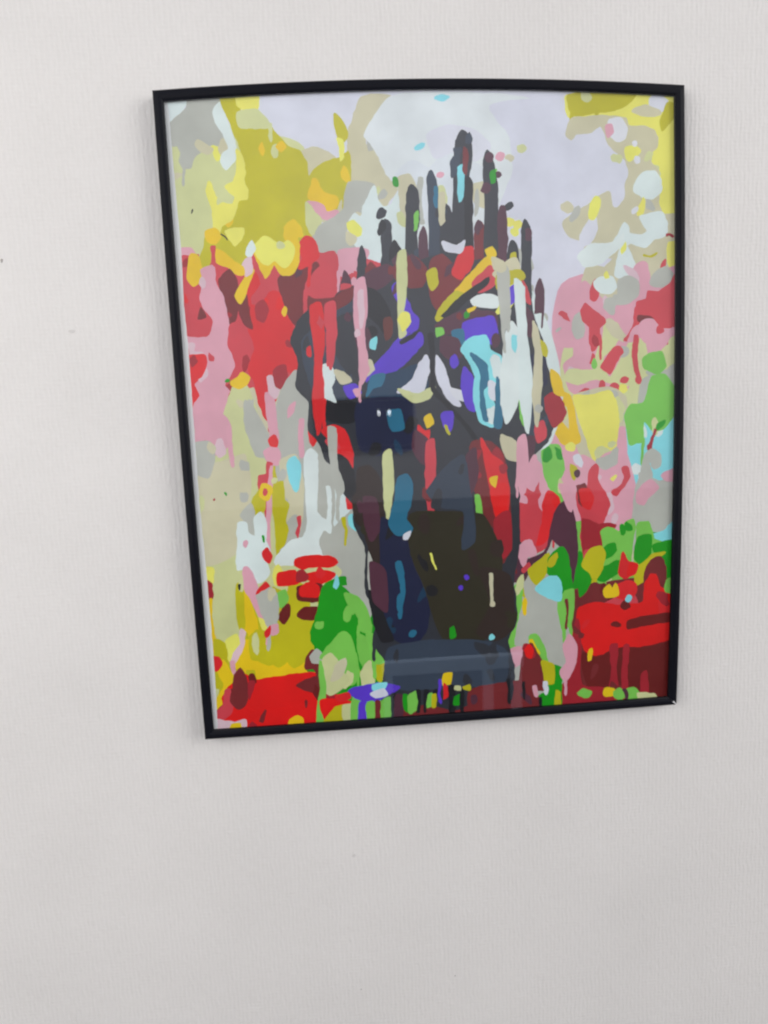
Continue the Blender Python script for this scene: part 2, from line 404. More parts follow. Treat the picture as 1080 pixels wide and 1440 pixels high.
P('PY',"832,285 838,276 844,280 840,300 835,308 828,306")
E('BE',797,291,9,8)
S('DR',5,4,"936,331 941,330 946,332"); P('RS',"929,372 936,364 935,378 928,378")
P('PY',"940,342 956,338 956,380 943,376 938,360")
P('GW',"875,345 882,348 890,365 894,377 888,391 875,393 865,386 868,365"); P('PY',"872,352 879,340 879,352 873,357")
S('OL',3,3,"904,358 914,360 924,356")
E('PY',717,312,7,6); E('PY',723,326,7,6); E('BE',707,318,5,8); E('PY',728,316,6,6)
P('GR',"722,350 735,354 747,365 749,376 742,384 733,372 724,362"); E('GR',746,412,5,14,8); E('GR',767,446,4,6)
S('GR',3,2,"783,466 788,461")
# --- right middle
P('PK',"799,420 815,405 822,395 833,405 860,430 885,396 895,372 908,370 916,392 958,370 958,480 936,490 921,500 910,502 904,490 899,470 890,475 886,530 880,548 815,558 798,542 794,512 806,500 805,460 799,440")
P('PK',"783,478 800,479 812,480 812,487 795,488 784,484")
P('CR',"852,456 868,455 870,475 862,490 850,500 846,515 858,530 876,500 892,470 897,474 897,520 882,542 840,533 812,540 793,532 802,520 835,520 840,495 848,475")
P('CR',"898,478 905,470 912,500 904,522 914,532 940,520 958,510 958,472 938,478 926,494 915,500 912,520 905,560 890,575 882,560 892,545 906,530 899,505")
P('GR',"870,395 885,389 898,398 896,415 880,428 866,428 862,442 850,432 853,420 868,418"); P('GR',"808,444 818,440 821,470 812,476 805,464")
P('GW',"836,397 848,389 862,390 865,405 858,412 845,411 837,405"); P('PY',"849,386 854,380 857,390 851,391")
P('GR',"919,386 935,376 946,385 946,396 930,403 914,400")
P('RS',"878,479 890,460 893,440 896,425 908,421 912,410 926,410 941,400 950,384 958,380 958,462 945,459 938,466 930,467 925,456 918,451 905,453 900,466 895,476 886,478")
P('PK',"899,460 905,451 918,449 928,463 940,463 956,459 942,475 926,496 916,502 912,485 902,475")
P('RS',"817,437 824,426 833,435 846,445 851,453 843,462 843,475 838,490 834,494 830,480 828,460 819,450")
P('RS',"829,511 834,496 837,500 833,511"); P('RS',"845,516 862,491 873,487 876,495 866,508 858,526 850,521"); E('LG',836,512,4,8)
S('RS',5,4,"895,472 893,495 894,515 898,534",6)
E('RS',822,552,8,5,-15); E('RS',846,541,5,7); E('RS',864,544,6,7,-20); E('RS',879,534,7,4,-20); E('PY',876,546,6,6)
P('BE',"800,560 858,545 880,560 878,600 874,640 850,655 828,652 812,630 806,600")
P('PY',"807,558 830,556 858,550 868,570 870,600 873,620 855,635 840,651 832,640 822,610 812,580")
P('GR',"903,535 935,522 958,513 958,592 930,612 900,585")
P('LG',"904,506 912,498 930,495 936,515 925,526 905,516")
P('SK',"879,606 900,600 903,588 910,587 920,606 940,596 958,582 958,672 935,672 915,678 897,684 885,652 879,627")
P('LG',"917,530 935,527 947,545 948,580 935,600 919,606 906,590 904,600 904,621 895,622 885,625 882,605 879,585 886,570 905,566 912,548")
S('DR',3,5,"922,604 918,615 913,630",5)
P('GR',"907,640 918,631 929,640 928,655 920,659 913,650 916,672 905,682 901,670")
P('PK',"850,640 868,632 872,600 878,600 882,640 890,670 894,692 891,727 870,747 855,742 846,732 849,715 856,705 850,690 840,680 838,657")
P('PK',"815,640 838,652 842,680 830,690 815,690 806,675")
P('GR',"893,692 900,672 915,672 935,680 958,670 958,722 930,746 918,746 912,732 905,762 896,792 888,789 890,740")
P('PK',"896,692 915,675 926,686 911,700 905,709 896,705"); P('PK',"929,668 958,657 958,674 936,676")
P('SK',"917,753 935,745 958,722 958,764 930,760")
P('GR',"838,648 858,640 868,630 866,650 850,660")
# --- lower right
P('RS',"813,690 825,691 829,662 837,653 841,657 839,674 852,695 857,708 851,725 845,740 848,760 845,772 838,783 825,784 818,760 819,730 813,712")
P('DR',"820,730 845,741 849,765 838,783 822,784")
P('RD',"815,690 828,688 834,700 830,715 820,712")
P('RS',"861,692 875,680 878,670 875,658 882,656 886,670 880,680 872,690 867,696"); S('PY',5,3,"860,675 866,669")
P('LG',"846,748 855,742 870,748 880,735 891,731 893,760 889,790 897,736 912,734 916,745 919,765 914,787 890,797 880,792 870,777 860,802 850,818 838,818 834,800 848,770")
P('GN',"849,770 864,764 867,774 852,786 846,780"); P('GN',"844,801 871,789 868,806 850,817 840,814"); P('GN',"897,756 915,752 914,781 905,794 893,786"); P('GN',"918,766 958,761 958,812 936,811 928,781 920,775")
P('GN',"816,792 840,788 840,805 831,822 816,838")
P('OL',"819,792 830,774 846,769 851,780 846,800 836,818 830,806 822,799"); P('OL',"904,792 918,780 936,777 922,786 909,801 905,816 895,822 892,802")
P('MR',"800,858 826,832 832,822 840,820 850,835 858,850 903,836 907,806 915,788 929,782 936,795 938,830 958,840 958,1000 790,1010 790,900")
P('MA',"820,920 870,905 958,890 958,985 905,985 830,968")
P('RS',"848,852 868,840 892,838 896,852 870,858")
P('RE',"814,856 835,848 860,851 885,851 905,846 908,820 915,808 922,808 928,825 940,835 950,865 946,895 902,908 870,910 838,921 822,912 813,882")
P('RD',"868,822 884,816 894,822 893,836 880,843 866,838"); P('RD',"877,776 884,790 896,793 894,805 880,813 871,808 873,790"); P('RE',"886,793 896,794 893,804 882,810")
P('AM',"849,831 856,823 862,829 866,821 869,837 852,839"); P('LG',"938,815 950,811 950,834 936,831")
P('MA',"882,873 945,862 945,872 902,880 883,883"); E('MA',867,878,7,4); E('SK',884,842,3.5,6,25); E('AM',830,922,4,9,8)
P('DR',"858,908 868,906 866,940 868,972 858,970 860,940"); P('DR',"878,908 884,907 881,950 882,972 875,970"); P('DR',"903,948 909,944 911,978 902,976")
P('DR',"786,985 800,905 812,870 816,900 818,962 850,968 882,975 935,985 900,1000 790,1005")
P('LG',"812,975 820,968 833,973 828,981 815,979"); E('AM',856,974,10,7,-8); E('LG',871,976,8,9); E('LG',889,977,10,10); S('PL',5,4,"877,970 881,978 880,986"); P('CR',"896,975 910,974 922,976 924,985 900,984")
# --- right of the dark mass
P('GR',"700,560 760,590 770,640 800,720 800,900 790,960 700,960 690,800 700,660")
P('GW',"712,470 722,455 735,480 748,540 757,580 755,605 745,618 738,610 730,612 712,595 704,560 706,510")
P('PK',"737,610 744,640 762,655 775,690 766,706 758,690 755,672 746,672 742,690 735,701 728,690 719,680 716,650 725,640 735,640")
P('PK',"755,600 763,597 768,615 764,630 757,625"); E('RS',737,618,5,6)
P('LG',"764,630 785,627 791,645 793,660 786,680 798,700 794,711 787,719 783,702 775,690 767,670 763,650"); P('GN',"764,634 772,627 776,640 770,650 763,648"); P('GN',"780,628 788,632 791,646 785,645")
P('RS',"727,697 740,695 745,675 755,672 758,690 765,703 771,690 785,700 787,716 779,740 770,766 755,777 735,778 729,750 725,720"); P('RD',"765,703 771,690 785,700 787,716 779,740 766,762 755,766 762,735")
P('PL',"780,722 790,708 800,704 808,730 812,770 808,805 801,832 797,795 790,772 776,758 762,790 748,797 736,818 718,815 712,785 720,760 740,786 766,776")
P('PK',"786,682 797,682 806,698 804,720 798,712 793,700")
P('PK',"729,770 745,759 750,768 742,785 738,798 733,790"); P('RS',"733,800 744,790 747,796 736,806")
P('OL',"744,802 772,778 773,795 762,815 756,822 748,815"); P('GN',"771,786 790,769 798,780 801,800 804,830 796,842 788,841 776,812 770,806")
P('LG',"795,832 806,829 806,860 801,881 796,881 793,892 787,872 785,846"); S('MR',4,3,"797,842 798,860 796,884")
P('SK',"753,829 770,812 783,811 789,820 787,845 770,839"); S('OL',5,4,"733,826 738,838"); S('AM',5,5,"738,842 738,862")
P('LG',"718,832 733,818 733,850 728,870 720,905 708,905 714,870"); P('LG',"744,896 755,892 765,910 770,935 762,938 750,916"); S('AM',5,4,"746,900 752,912 757,918")
P('LG',"700,915 715,895 722,908 730,916 712,928 702,930")
P('PK',"698,922 718,914 732,910 737,930 722,937 702,938")
P('MR',"736,918 746,904 753,915 766,935 774,952 775,968 732,966"); P('RE',"738,914 745,905 751,914 748,926 740,924")
P('GN',"775,936 790,940 789,962 786,998 752,1000 748,987 770,970"); P('OL',"762,930 778,936 778,960 768,962 765,945"); P('OL',"782,970 788,972 788,992 780,994")
P('PK',"792,906 801,892 811,910 809,930 801,950 795,958 787,946 796,930")
P('BE',"790,595 802,590 806,606 802,625 793,612")
P('AM',"769,543 780,548 800,555 806,570 809,590 815,620 801,626 788,621 777,596 785,590 795,600 801,606 798,572 785,562 771,555")
E('PY',803,629,8,7); P('LW',"806,642 815,638 820,650 818,658 810,652"); P('OL',"803,652 812,660 808,676 803,668"); E('PL',811,665,4,6)
P('PY',"757,490 766,495 771,505 764,512 757,502"); P('BE',"755,455 762,462 768,490 760,490 754,475")
# --- left middle
P('PK',"250,350 268,350 274,360 256,364")
P('RS',"250,363 268,360 272,375 276,390 287,398 283,420 289,438 299,450 301,460 295,471 275,473 255,474 254,430"); P('MR',"282,432 288,440 291,447 279,449")
P('AM',"268,357 278,360 284,385 278,398 272,402 264,392")
P('RS',"297,370 310,371 330,379 345,378 355,361 370,385 395,387 415,385 428,362 420,346 431,332 442,339 450,356 471,355 478,380 482,391 510,364 526,368 548,380 520,420 460,450 432,480 424,510 422,530 400,521 382,525 375,540 387,560 378,592 364,565 355,536 345,528 330,533 321,525 317,490 320,455 310,420 301,400")
P('RD',"349,396 359,384 365,400 370,415 385,409 396,415 406,430 411,460 416,490 420,524 400,521 381,525 378,545 388,561 381,570 376,592 365,568 357,536 349,520 358,490 350,460 344,430")
P('MR',"309,395 325,379 334,400 336,430 330,451 319,451 314,425"); P('MR',"337,425 345,414 350,440 354,462 345,456 337,440"); P('DR',"360,430 370,422 376,435 370,452 361,448"); P('DR',"387,520 401,514 403,530 395,547 387,541")
P('MR',"392,391 420,374 445,369 449,380 431,395 430,415 460,420 490,405 512,393 505,416 452,442 424,466 405,442 397,416")
P('RS',"430,400 450,375 478,377 481,395 496,384 503,395 471,416 445,419 430,412"); P('RD',"420,348 431,331 443,340 449,360 436,372 420,378 425,362")
P('PK',"477,352 517,351 513,368 501,381 490,376 485,389 476,386 478,370")
P('PK',"282,380 300,374 303,400 312,415 318,440 321,455 318,485 326,500 329,515 322,530 315,541 332,562 327,592 320,612 297,622 268,624 266,600 264,570 278,560 270,548 285,530 289,505 282,502 260,500 258,475 290,475 298,466 300,450 288,435 282,420 286,396")
P('RD',"260,503 288,500 289,512 283,528 273,540 279,557 270,567 262,560"); P('RS',"294,495 301,502 301,508 295,507")
P('AM',"350,374 357,380 351,395 346,410 338,427 331,415 340,400 345,390")
P('AM',"356,353 364,371 373,391 380,381 385,371 396,386 410,386 419,370 421,345 413,318 404,317 399,330 406,345 400,360 380,365 365,349")
P('PY',"359,345 372,332 385,339 393,345 405,339 413,350 411,366 400,377 386,366 376,373 363,363")
P('GW',"346,348 354,338 359,350 352,362 345,358"); P('PP',"342,372 352,362 355,380 346,388")
P('AM',"299,349 315,355 330,369 341,375 343,386 335,386 320,375 304,368"); S('RS',5,6,"300,346 300,358 301,372")
P('AM',"289,326 303,321 311,332 303,343 292,339"); P('AM',"401,321 412,309 421,318 426,332 410,331"); S('RD',3,2,"430,337 431,345")
P('AM',"430,540 418,522 430,535 435,541"); E('AM',400,438,3.5,8,15)
# --- left lower ground
P('CR',"268,622 300,622 322,560 330,542 347,543 362,582 382,640 402,700 395,790 372,850 347,905 320,925 290,905 278,790 270,700")
P('BE',"270,662 310,650 345,640 352,690 342,770 290,795 276,745"); P('PK',"266,588 310,580 324,600 318,630 306,640 290,632 268,628"); S('PK',5,3,"322,600 324,630 327,655")
P('GR',"268,626 294,622 302,640 292,672 272,662")
P('GR',"394,552 415,521 432,535 441,570 452,605 480,600 502,640 512,720 524,800 520,870 482,855 470,822 440,802 398,792 385,700 379,640 384,600")
P('GR',"345,564 355,570 366,590 382,625 379,642 362,641 350,616 344,590")
P('AM',"324,539 335,530 342,524 351,531 346,541 335,546"); E('GN',320,535,4,2)
P('PK',"374,553 385,558 389,600 391,620 382,626 378,600"); P('PK',"407,570 415,564 414,580 405,589"); S('PK',6,5,"424,590 423,612 424,640")
P('PP',"376,530 381,528 386,545 392,548 388,560 380,552")
P('PK',"371,635 385,627 394,638 391,653 378,652"); P('RD',"377,617 385,610 391,618 390,628 380,626")
P('BE',"394,650 415,640 427,690 422,742 410,762 401,742 399,700")
P('GR',"404,735 416,725 420,760 410,790 400,770"); P('SK',"405,650 414,642 422,655 421,675 416,691 408,675")
P('RS',"375,650 382,651 379,680 379,720 374,737 371,702 365,690 364,669 375,666"); P('PK',"381,655 387,670 383,700 379,742 379,790 373,790 374,740")
P('OL',"385,655 390,680 398,677 400,703 406,710 401,730 405,746 398,767 390,773 387,740 384,720"); P('OL',"357,700 368,688 372,716 360,726 354,714")
E('AM',374,692,9,11); E('RS',373,692,3.5,5); E('SK',418,662,1,1)
P('GR',"339,725 352,709 357,720 359,752 350,752 345,735")
P('GW',"429,640 437,631 445,640 446,690 445,720 459,732 462,720 460,684 464,684 465,720 464,749 455,745 448,760 450,775 453,786 435,786 415,791 405,801 390,797 386,790 400,770 410,760 426,755 432,740 430,690")
P('GW',"467,640 475,634 480,655 485,685 491,716 476,731 470,740 473,720 473,690 467,670")
P('RD',"434,600 445,588 462,594 488,587 500,600 503,640 506,690 504,708 490,716 487,690 480,655 478,632 470,612 455,608 446,620 440,628 435,614"); P('PK',"482,612 488,606 491,615 485,625 482,629"); P('PK',"466,626 475,620 476,640 468,641"); P('PK',"481,652 488,654 487,672 483,675")
P('GW',"334,736 345,735 350,751 360,755 358,731 368,721 374,735 373,760 379,776 375,790 379,806 370,816 360,819 350,801 334,801 335,770"); E('PK',345,765,3,6); S('GN',3,2,"369,754 371,762")
P('RD',"369,776 376,770 383,782 378,793 370,785"); P('RS',"417,727 423,725 422,745 419,757 416,750 419,740")
P('CR',"385,800 470,795 480,805 460,830 400,830 380,820")
P('OL',"333,822 345,822 355,850 370,890 366,900 390,895 398,870 404,842 410,818 436,825 457,828 452,850 458,870 446,880 440,890 440,920 432,932 370,942 345,905 334,870"); S('BK',3,2,"336,822 336,829")
P('LG',"390,835 400,830 405,842 398,855 390,850")
P('RE',"415,787 440,782 470,784 474,790 466,796 440,797 425,799 415,795"); P('RE',"391,808 415,802 420,808 450,804 471,806 466,815 450,821 430,815 415,821 391,823"); P('DR',"418,804 427,802 434,812 430,818 416,817")
P('MA',"419,826 452,822 452,844 420,844"); P('RE',"422,826 436,819 447,824 448,838 424,838"); E('MA',438,863,19,9); P('MA',"394,862 405,849 408,860 400,878 392,870")
P('AM',"345,828 353,850 360,870 363,890 366,900 361,910 355,926 380,938 425,928 432,945 449,947 446,953 410,957 350,957 334,942 328,926 340,905 346,880")
P('OL',"385,920 398,912 402,930 392,938 384,932"); P('OL',"404,915 425,908 430,925 415,938 406,930")
P('PK',"343,798 350,799 358,815 366,840 374,882 366,870 355,846 344,826"); P('GR',"361,836 375,825 388,835 391,860 388,876 378,881 368,860"); P('RD',"359,836 372,817 380,824 370,830")
P('PY',"363,868 370,872 377,886 370,886"); P('PK',"380,880 390,877 392,890 382,894"); P('RD',"371,891 380,879 380,892 374,897"); P('OL',"352,895 362,886 369,905 366,928 354,926"); P('CR',"355,895 361,890 365,908 361,922 355,912")
P('PP',"339,884 345,890 339,915 328,932 324,921 335,905"); P('PY',"319,901 333,892 335,905 325,920 322,931 316,915"); P('PK',"324,930 330,930 333,958 328,962")
P('PY',"285,800 299,799 299,820 288,816"); P('DR',"286,818 297,822 298,838 293,850"); P('AM',"288,850 297,842 297,870 303,900 311,920 313,932 302,922 296,890")
P('OL',"302,900 315,905 319,925 325,948 318,966 300,1000 296,960 303,930"); P('AM',"306,942 314,928 331,960 322,968 316,985 302,1000 304,985 316,965"); P('RD',"296,925 307,924 311,934 304,943 297,941")
P('RE',"314,980 322,966 332,958 336,945 346,950 360,957 390,952 430,947 452,949 454,975 450,1000 453,1030 400,1030 340,1034 300,1015 315,992")
P('RS',"316,972 323,969 326,1000 312,1012 302,1006 315,990"); P('MR',"331,946 338,940 345,953 350,970 346,990 335,997 325,986 328,970"); P('DR',"350,958 358,957 355,975 350,985")
P('MR',"430,926 440,914 451,925 453,950 449,977 436,972 418,964 430,956 446,951 441,941 430,941"); P('GR',"436,923 445,914 453,920 453,932 440,931"); S('MR',6,3,"367,1015 371,1005 373,1000"); E('MR',430,990,2,5)
P('AM',"408,1013 418,1007 426,1012 426,1030 407,1030"); P('PP',"302,1012 330,1016 346,1013 342,1030 300,1034"); P('AM',"325,1019 338,1018 340,1030 322,1032")
# --- greens below
P('GN',"444,872 455,825 475,814 480,825 490,835 498,845 490,860 512,860 506,875 522,884 534,918 512,934 508,957 500,962 490,942 480,912 470,896 456,912 440,906 437,886")
P('LG',"484,835 500,838 512,850 520,870 522,888 505,885 505,870 494,855"); P('GN',"476,812 486,810 488,822 477,822"); P('SK',"471,815 474,808 477,822 473,829 468,826")
P('LG',"450,926 465,906 480,889 492,895 500,920 504,950 497,962 480,962 470,946 460,926"); P('CR',"454,927 465,919 475,930 481,945 490,955 480,968 465,978 453,965"); P('LG',"450,928 457,960 455,1012 446,1020 450,972")
P('LG',"504,892 518,900 524,925 512,940 505,920"); P('CR',"508,945 520,930 526,960 512,968"); P('OL',"530,918 542,914 540,950 534,960 528,945")
P('LG',"516,886 532,898 546,905 541,930 526,932"); S('GN',5,4,"516,792 516,810 519,835")
P('RE',"450,986 470,984 500,989 518,990 472,1001 458,1012"); P('OL',"450,1030 470,996 486,993 492,1028"); P('CR',"482,992 508,994 508,1026 490,1028")
P('LG',"500,970 560,965 640,970 660,1000 640,1020 500,1030"); P('MR',"560,1000 600,992 640,975 740,965 760,985 750,1010 600,1025 560,1022")
E('LG',518,735,5,12,-30); E('SK',500,735,8,14,-30); S('OL',6,3,"483,728 487,745 486,765")
# --- the dark central mass: a loose ragged blot with rising tongues and running paint, nothing figurative
P('GW',"700,420 740,400 775,470 790,560 775,620 745,640 705,640 690,560")
P('GL',"556,246 580,226 604,236 628,214 660,224 684,246 676,290 650,312 610,318 576,300"); P('BE',"560,250 576,246 586,270 580,300 566,310 562,280"); P('LW',"600,190 630,176 668,184 690,206 668,226 640,214 612,222"); P('BE',"664,262 682,256 690,276 680,292 668,284"); P('CR',"610,268 622,262 628,284 618,296")
E('GN',556,256,4,8,-20); E('CH',536,300,6,9,30); E('PL',700,246,5,4); E('SK',590,206,8,4,-25); E('CH',716,290,7,5,-30); E('LG',640,236,6,4); E('PK',618,246,5,4); E('GR',650,262,6,9); S('GR',6,4,"592,250 590,280 593,312",4); S('BE',5,4,"640,280 641,312",4)
for x_, t_, w_, c_ in ((486,384,15,'PL'),(505,350,11,'CH'),(523,366,16,'MR'),(545,306,13,'CH'),(561,344,17,'BK'),(580,262,16,'CH'),(597,322,12,'PL'),(612,238,13,'ST'),(630,282,18,'CH'),(648,186,22,'CH'),(660,244,10,'BK'),(676,312,15,'MR'),(692,216,17,'CH'),(708,286,11,'PL'),(723,340,15,'CH'),(741,306,12,'CH'),(757,392,11,'PL')):
    w2 = w_ / 2; j_ = random.uniform(-5, 5); b_ = 400 if x_ < 740 else 440
    P(c_, '%g,%g %g,%g %g,%g %g,%g %g,%g %g,%g %g,%g %g,%g' % (x_ - w2, b_, x_ - w2 + j_ * .4, t_ + 50, x_ - w2 * .9 + j_, t_ + 12, x_ - w2 * .2 + j_, t_ + random.uniform(-6, 4), x_ + w2 * .8 + j_, t_ + random.uniform(2, 16), x_ + w2 * 1.1 + j_ * .5, t_ + 44, x_ + w2 * .8, t_ + 70, x_ + w2, b_))
P('SK',"644,236 650,232 651,276 646,284"); P('LG',"582,300 588,296 587,322 582,326"); P('GN',"690,240 697,238 697,256 691,258"); P('MR',"652,206 658,210 656,246 651,240"); P('BE',"618,272 624,270 624,310 619,316"); P('OL',"719,356 726,354 725,376 719,378"); P('TE',"610,262 615,262 615,292 610,290"); P('GR',"668,268 672,266 673,300 668,306")
P('CH',"420,452 436,436 462,430 476,412 500,402 518,386 540,380 556,362 590,366 620,358 656,366 690,366 712,380 730,392 744,420 752,452 764,482 770,520 780,552 780,592 770,620 752,640 744,672 730,700 730,760 722,820 726,872 714,900 722,940 716,992 660,990 640,998 600,990 560,996 538,985 542,930 526,905 530,868 514,830 514,770 498,738 496,708 480,690 476,664 458,646 450,622 434,604 434,566 418,546 420,508 410,480")
P('PL',"552,366 566,352 576,362 556,374")
# left of the mass
P('ST',"424,482 446,456 478,432 510,424 508,466 492,500 494,540 480,566 450,562 434,530"); P('MR',"446,440 480,412 498,404 492,424 462,440"); P('RD',"430,490 436,486 438,502 432,500"); P('PL',"516,384 546,372 556,386 532,406 504,412"); P('MR',"552,378 580,360 600,378 594,402 576,404 558,394")
P('BK',"440,566 500,566 498,592 470,594 450,584"); P('BK',"500,404 530,410 548,440 544,470 528,452 512,440")
P('PU',"552,406 558,398 572,420 580,440 588,448 586,462 574,470 592,468 594,482 572,508 550,526 516,538 522,520 550,488 564,470 570,452 562,430"); P('DB',"540,450 549,446 551,470 543,478"); P('BK',"562,480 590,464 582,476 564,484")
P('CH',"470,450 500,440 520,460 512,500 486,520 470,490"); P('GW',"446,520 462,512 470,528 466,548 472,566 460,560 454,572 446,552"); P('PL',"500,470 516,462 522,486 508,500"); P('BE',"508,512 520,506 526,520 514,530"); P('SK',"522,478 530,474 528,492 520,490"); P('BE',"470,520 484,524 494,536 480,540"); P('PU',"484,544 500,540 508,552 492,560"); P('PK',"496,548 506,546 502,558")
P('TN',"518,538 560,522 590,514 602,542 586,558 548,566 522,560"); P('TE',"522,530 540,526 536,542 524,546 516,558"); P('NA',"504,566 578,564 582,628 532,640 506,630"); P('TE',"546,580 562,576 568,602 552,606")
P('RD',"452,606 470,598 486,606 496,640 490,690 482,668 478,640 464,620"); P('BK',"476,640 492,652 500,690 490,700 480,680"); P('ST',"740,560 762,556 770,590 752,620 738,600"); P('PL',"730,620 752,614 744,660 730,680"); P('BR',"496,700 506,690 512,740 502,736")
# broken light in the middle
P('LW',"560,552 580,534 590,512 600,500 604,516 598,538 592,562 584,552"); P('LW',"614,500 624,516 634,548 648,572 634,566 622,548 614,528"); P('CR',"560,548 588,554 612,544 604,560 580,564"); S('BK',5,4,"606,470 608,500 610,548 640,580 668,616")
P('LW',"632,546 652,552 660,566 642,560"); P('AM',"596,588 606,582 610,596 600,602"); P('RD',"588,598 598,606 604,604 600,624 590,624"); P('PL',"584,606 604,622 606,652 594,652 580,632"); P('PU',"620,582 636,580 634,606 626,602"); S('OL',4,3,"626,598 632,610")
# torn reds and yellows above
P('MR',"606,368 622,358 638,374 652,394 642,420 622,442 606,420"); P('RD',"650,352 664,346 664,372 648,392 636,384"); P('OL',"600,384 612,376 616,398 608,408"); P('LW',"622,340 642,346 654,338 648,354 626,352")
P('AM',"676,368 690,360 694,372 668,400 650,418 640,410 660,388"); P('OL',"640,410 652,414 630,438 614,452 612,446 626,424"); P('RS',"664,398 690,374 698,396 680,410 668,410"); P('BK',"622,444 650,416 688,390 686,398 656,424 630,446")
P('BE',"702,376 724,362 732,384 708,396 694,386"); P('OL',"698,388 730,380 738,390 720,404 700,406"); P('GW',"662,422 678,414 706,420 698,432 668,430"); P('PY',"706,414 724,400 728,414 716,434 698,440 704,428"); P('AM',"682,352 692,346 698,358 688,364"); P('RS',"734,394 742,404 746,428 738,422")
P('PL',"612,458 650,438 696,440 698,460 650,466 622,470"); P('LG',"612,462 622,460 624,470 614,474"); E('GN',656,442,4,5); S('AM',4,3,"658,438 668,432")
P('PU',"652,456 694,446 698,484 676,482 656,490"); P('PU',"716,406 726,400 726,420 714,430"); P('TE',"636,466 650,464 652,486 642,488"); P('PL',"622,474 644,478 650,500 634,506 620,494"); E('PU',638,508,6,9); P('PU',"652,516 664,530 668,578 658,572 650,545")
P('SK',"648,492 664,474 684,472 690,492 704,502 700,530 692,560 706,590 692,600 676,594 666,560 668,530 660,508"); P('TE',"662,496 684,512 686,540 680,548 686,592 680,590 676,550 676,524"); P('LW',"688,536 698,540 700,562 690,560"); P('TE',"700,530 706,580 704,602 696,600")
P('GW',"712,470 720,452 730,470 732,520 726,570 712,596 704,560 706,510"); P('SK',"720,470 726,472 726,496 719,488")
# loose fragments to the right of the mass
P('PL',"736,430 750,446 748,474 734,466"); P('NA',"744,500 764,500 768,540 750,548"); P('DR',"766,560 782,552 796,582 780,600 770,584"); P('OL',"756,476 768,484 770,502 758,496"); P('LG',"732,560 742,576 740,600 732,588"); P('BE',"704,612 724,620 728,648 712,644"); P('RS',"752,600 764,592 768,614 756,622"); P('AM',"774,520 786,530 792,556 780,552"); P('PK',"742,660 752,640 760,664 750,690 742,684")
# background colours running down through it
P('RD',"436,432 450,426 456,470 452,520 456,566 448,612 440,560 444,500"); P('RS',"458,428 470,424 472,470 466,520 460,480"); P('PK',"500,398 512,390 516,430 512,476 518,520 508,540 504,490 498,440"); P('PP',"504,410 509,408 511,450 507,462"); P('CR',"560,356 570,352 572,400 566,440 570,470 562,476 560,430"); P('GR',"700,366 714,378 716,440 708,470 702,420"); P('GW',"724,392 736,404 740,470 748,540 742,610 732,560 730,480"); P('BE',"750,452 758,470 762,540 756,600 750,560 752,500"); P('PK',"728,620 738,612 742,660 734,700 728,670"); P('GR',"462,600 472,604 474,650 484,690 476,696 466,660"); P('CR',"540,640 550,632 552,690 546,730 540,700"); P('RS',"600,624 610,618 612,680 606,740 600,700"); P('GR',"520,770 528,764 530,830 524,860 519,820")
# lower bulk
P('MR',"664,622 690,622 708,640 716,700 718,770 706,792 692,770 680,720 668,690 660,650"); P('RD',"676,616 690,640 706,650 716,690 712,730 700,732 690,690"); P('RE',"690,690 712,680 710,720 700,728"); P('AM',"688,674 700,670 696,686 690,682"); S('LG',6,5,"671,696 676,730 686,766"); P('PL',"656,640 668,630 672,668 662,694 656,670"); P('DR',"696,730 716,720 718,772 704,786")
P('BR',"504,660 520,656 536,680 540,760 530,800 516,760 504,710"); P('PL',"512,700 528,702 534,740 522,760 514,740")
P('NA',"536,728 556,740 580,770 600,830 602,880 584,904 556,900 540,870 536,800"); P('BK',"518,830 538,862 552,900 536,902 528,880"); P('PL',"520,790 540,800 544,860 526,846")
P('OB',"576,724 640,720 680,726 704,780 700,850 680,900 622,896 600,832 578,780"); P('BR',"676,800 716,810 722,880 700,900 670,890 690,850"); P('ST',"600,690 650,640 662,700 668,760 650,772 652,720 620,712")
P('TE',"560,672 572,668 580,680 576,710 570,730 580,742 574,752 556,752 548,736 556,704"); P('LW',"568,752 578,746 574,758 568,758"); P('TE',"560,836 568,832 566,848 560,860 557,850")
S('TE',7,4,"560,790 566,830 562,866",4); S('BE',5,3,"690,806 692,850",4); S('BR',8,6,"664,774 670,806"); S('PY',3,2,"606,778 610,790 614,800"); P('GN',"632,884 638,880 640,896 633,898")
E('PU',656,812,3,4); E('PU',648,826,3,4); E('SK',692,896,4,4); E('TE',580,892,6,5); P('SK',"552,926 560,920 558,928 552,932"); P('SK',"628,916 636,914 634,936 626,956 622,944")
P('ST',"546,914 600,902 680,902 712,916 708,960 640,966 548,966")
P('AM',"624,948 636,946 634,962 622,964"); P('PU',"490,972 530,962 562,966 548,976 524,986 500,982"); P('SK',"524,962 544,960 540,970 524,970"); P('LW',"520,974 540,968 546,978 528,982"); P('RD',"470,978 490,974 494,982 476,986")
P('PU',"506,988 516,988 514,1016 506,1018"); P('LG',"516,990 526,986 528,1010 518,1014"); S('MR',8,7,"531,985 531,1000 530,1014"); P('LG',"538,985 548,980 550,1006 540,1012"); S('BK',5,4,"553,975 552,995 552,1010",3); S('PL',10,8,"562,978 561,995 560,1010")
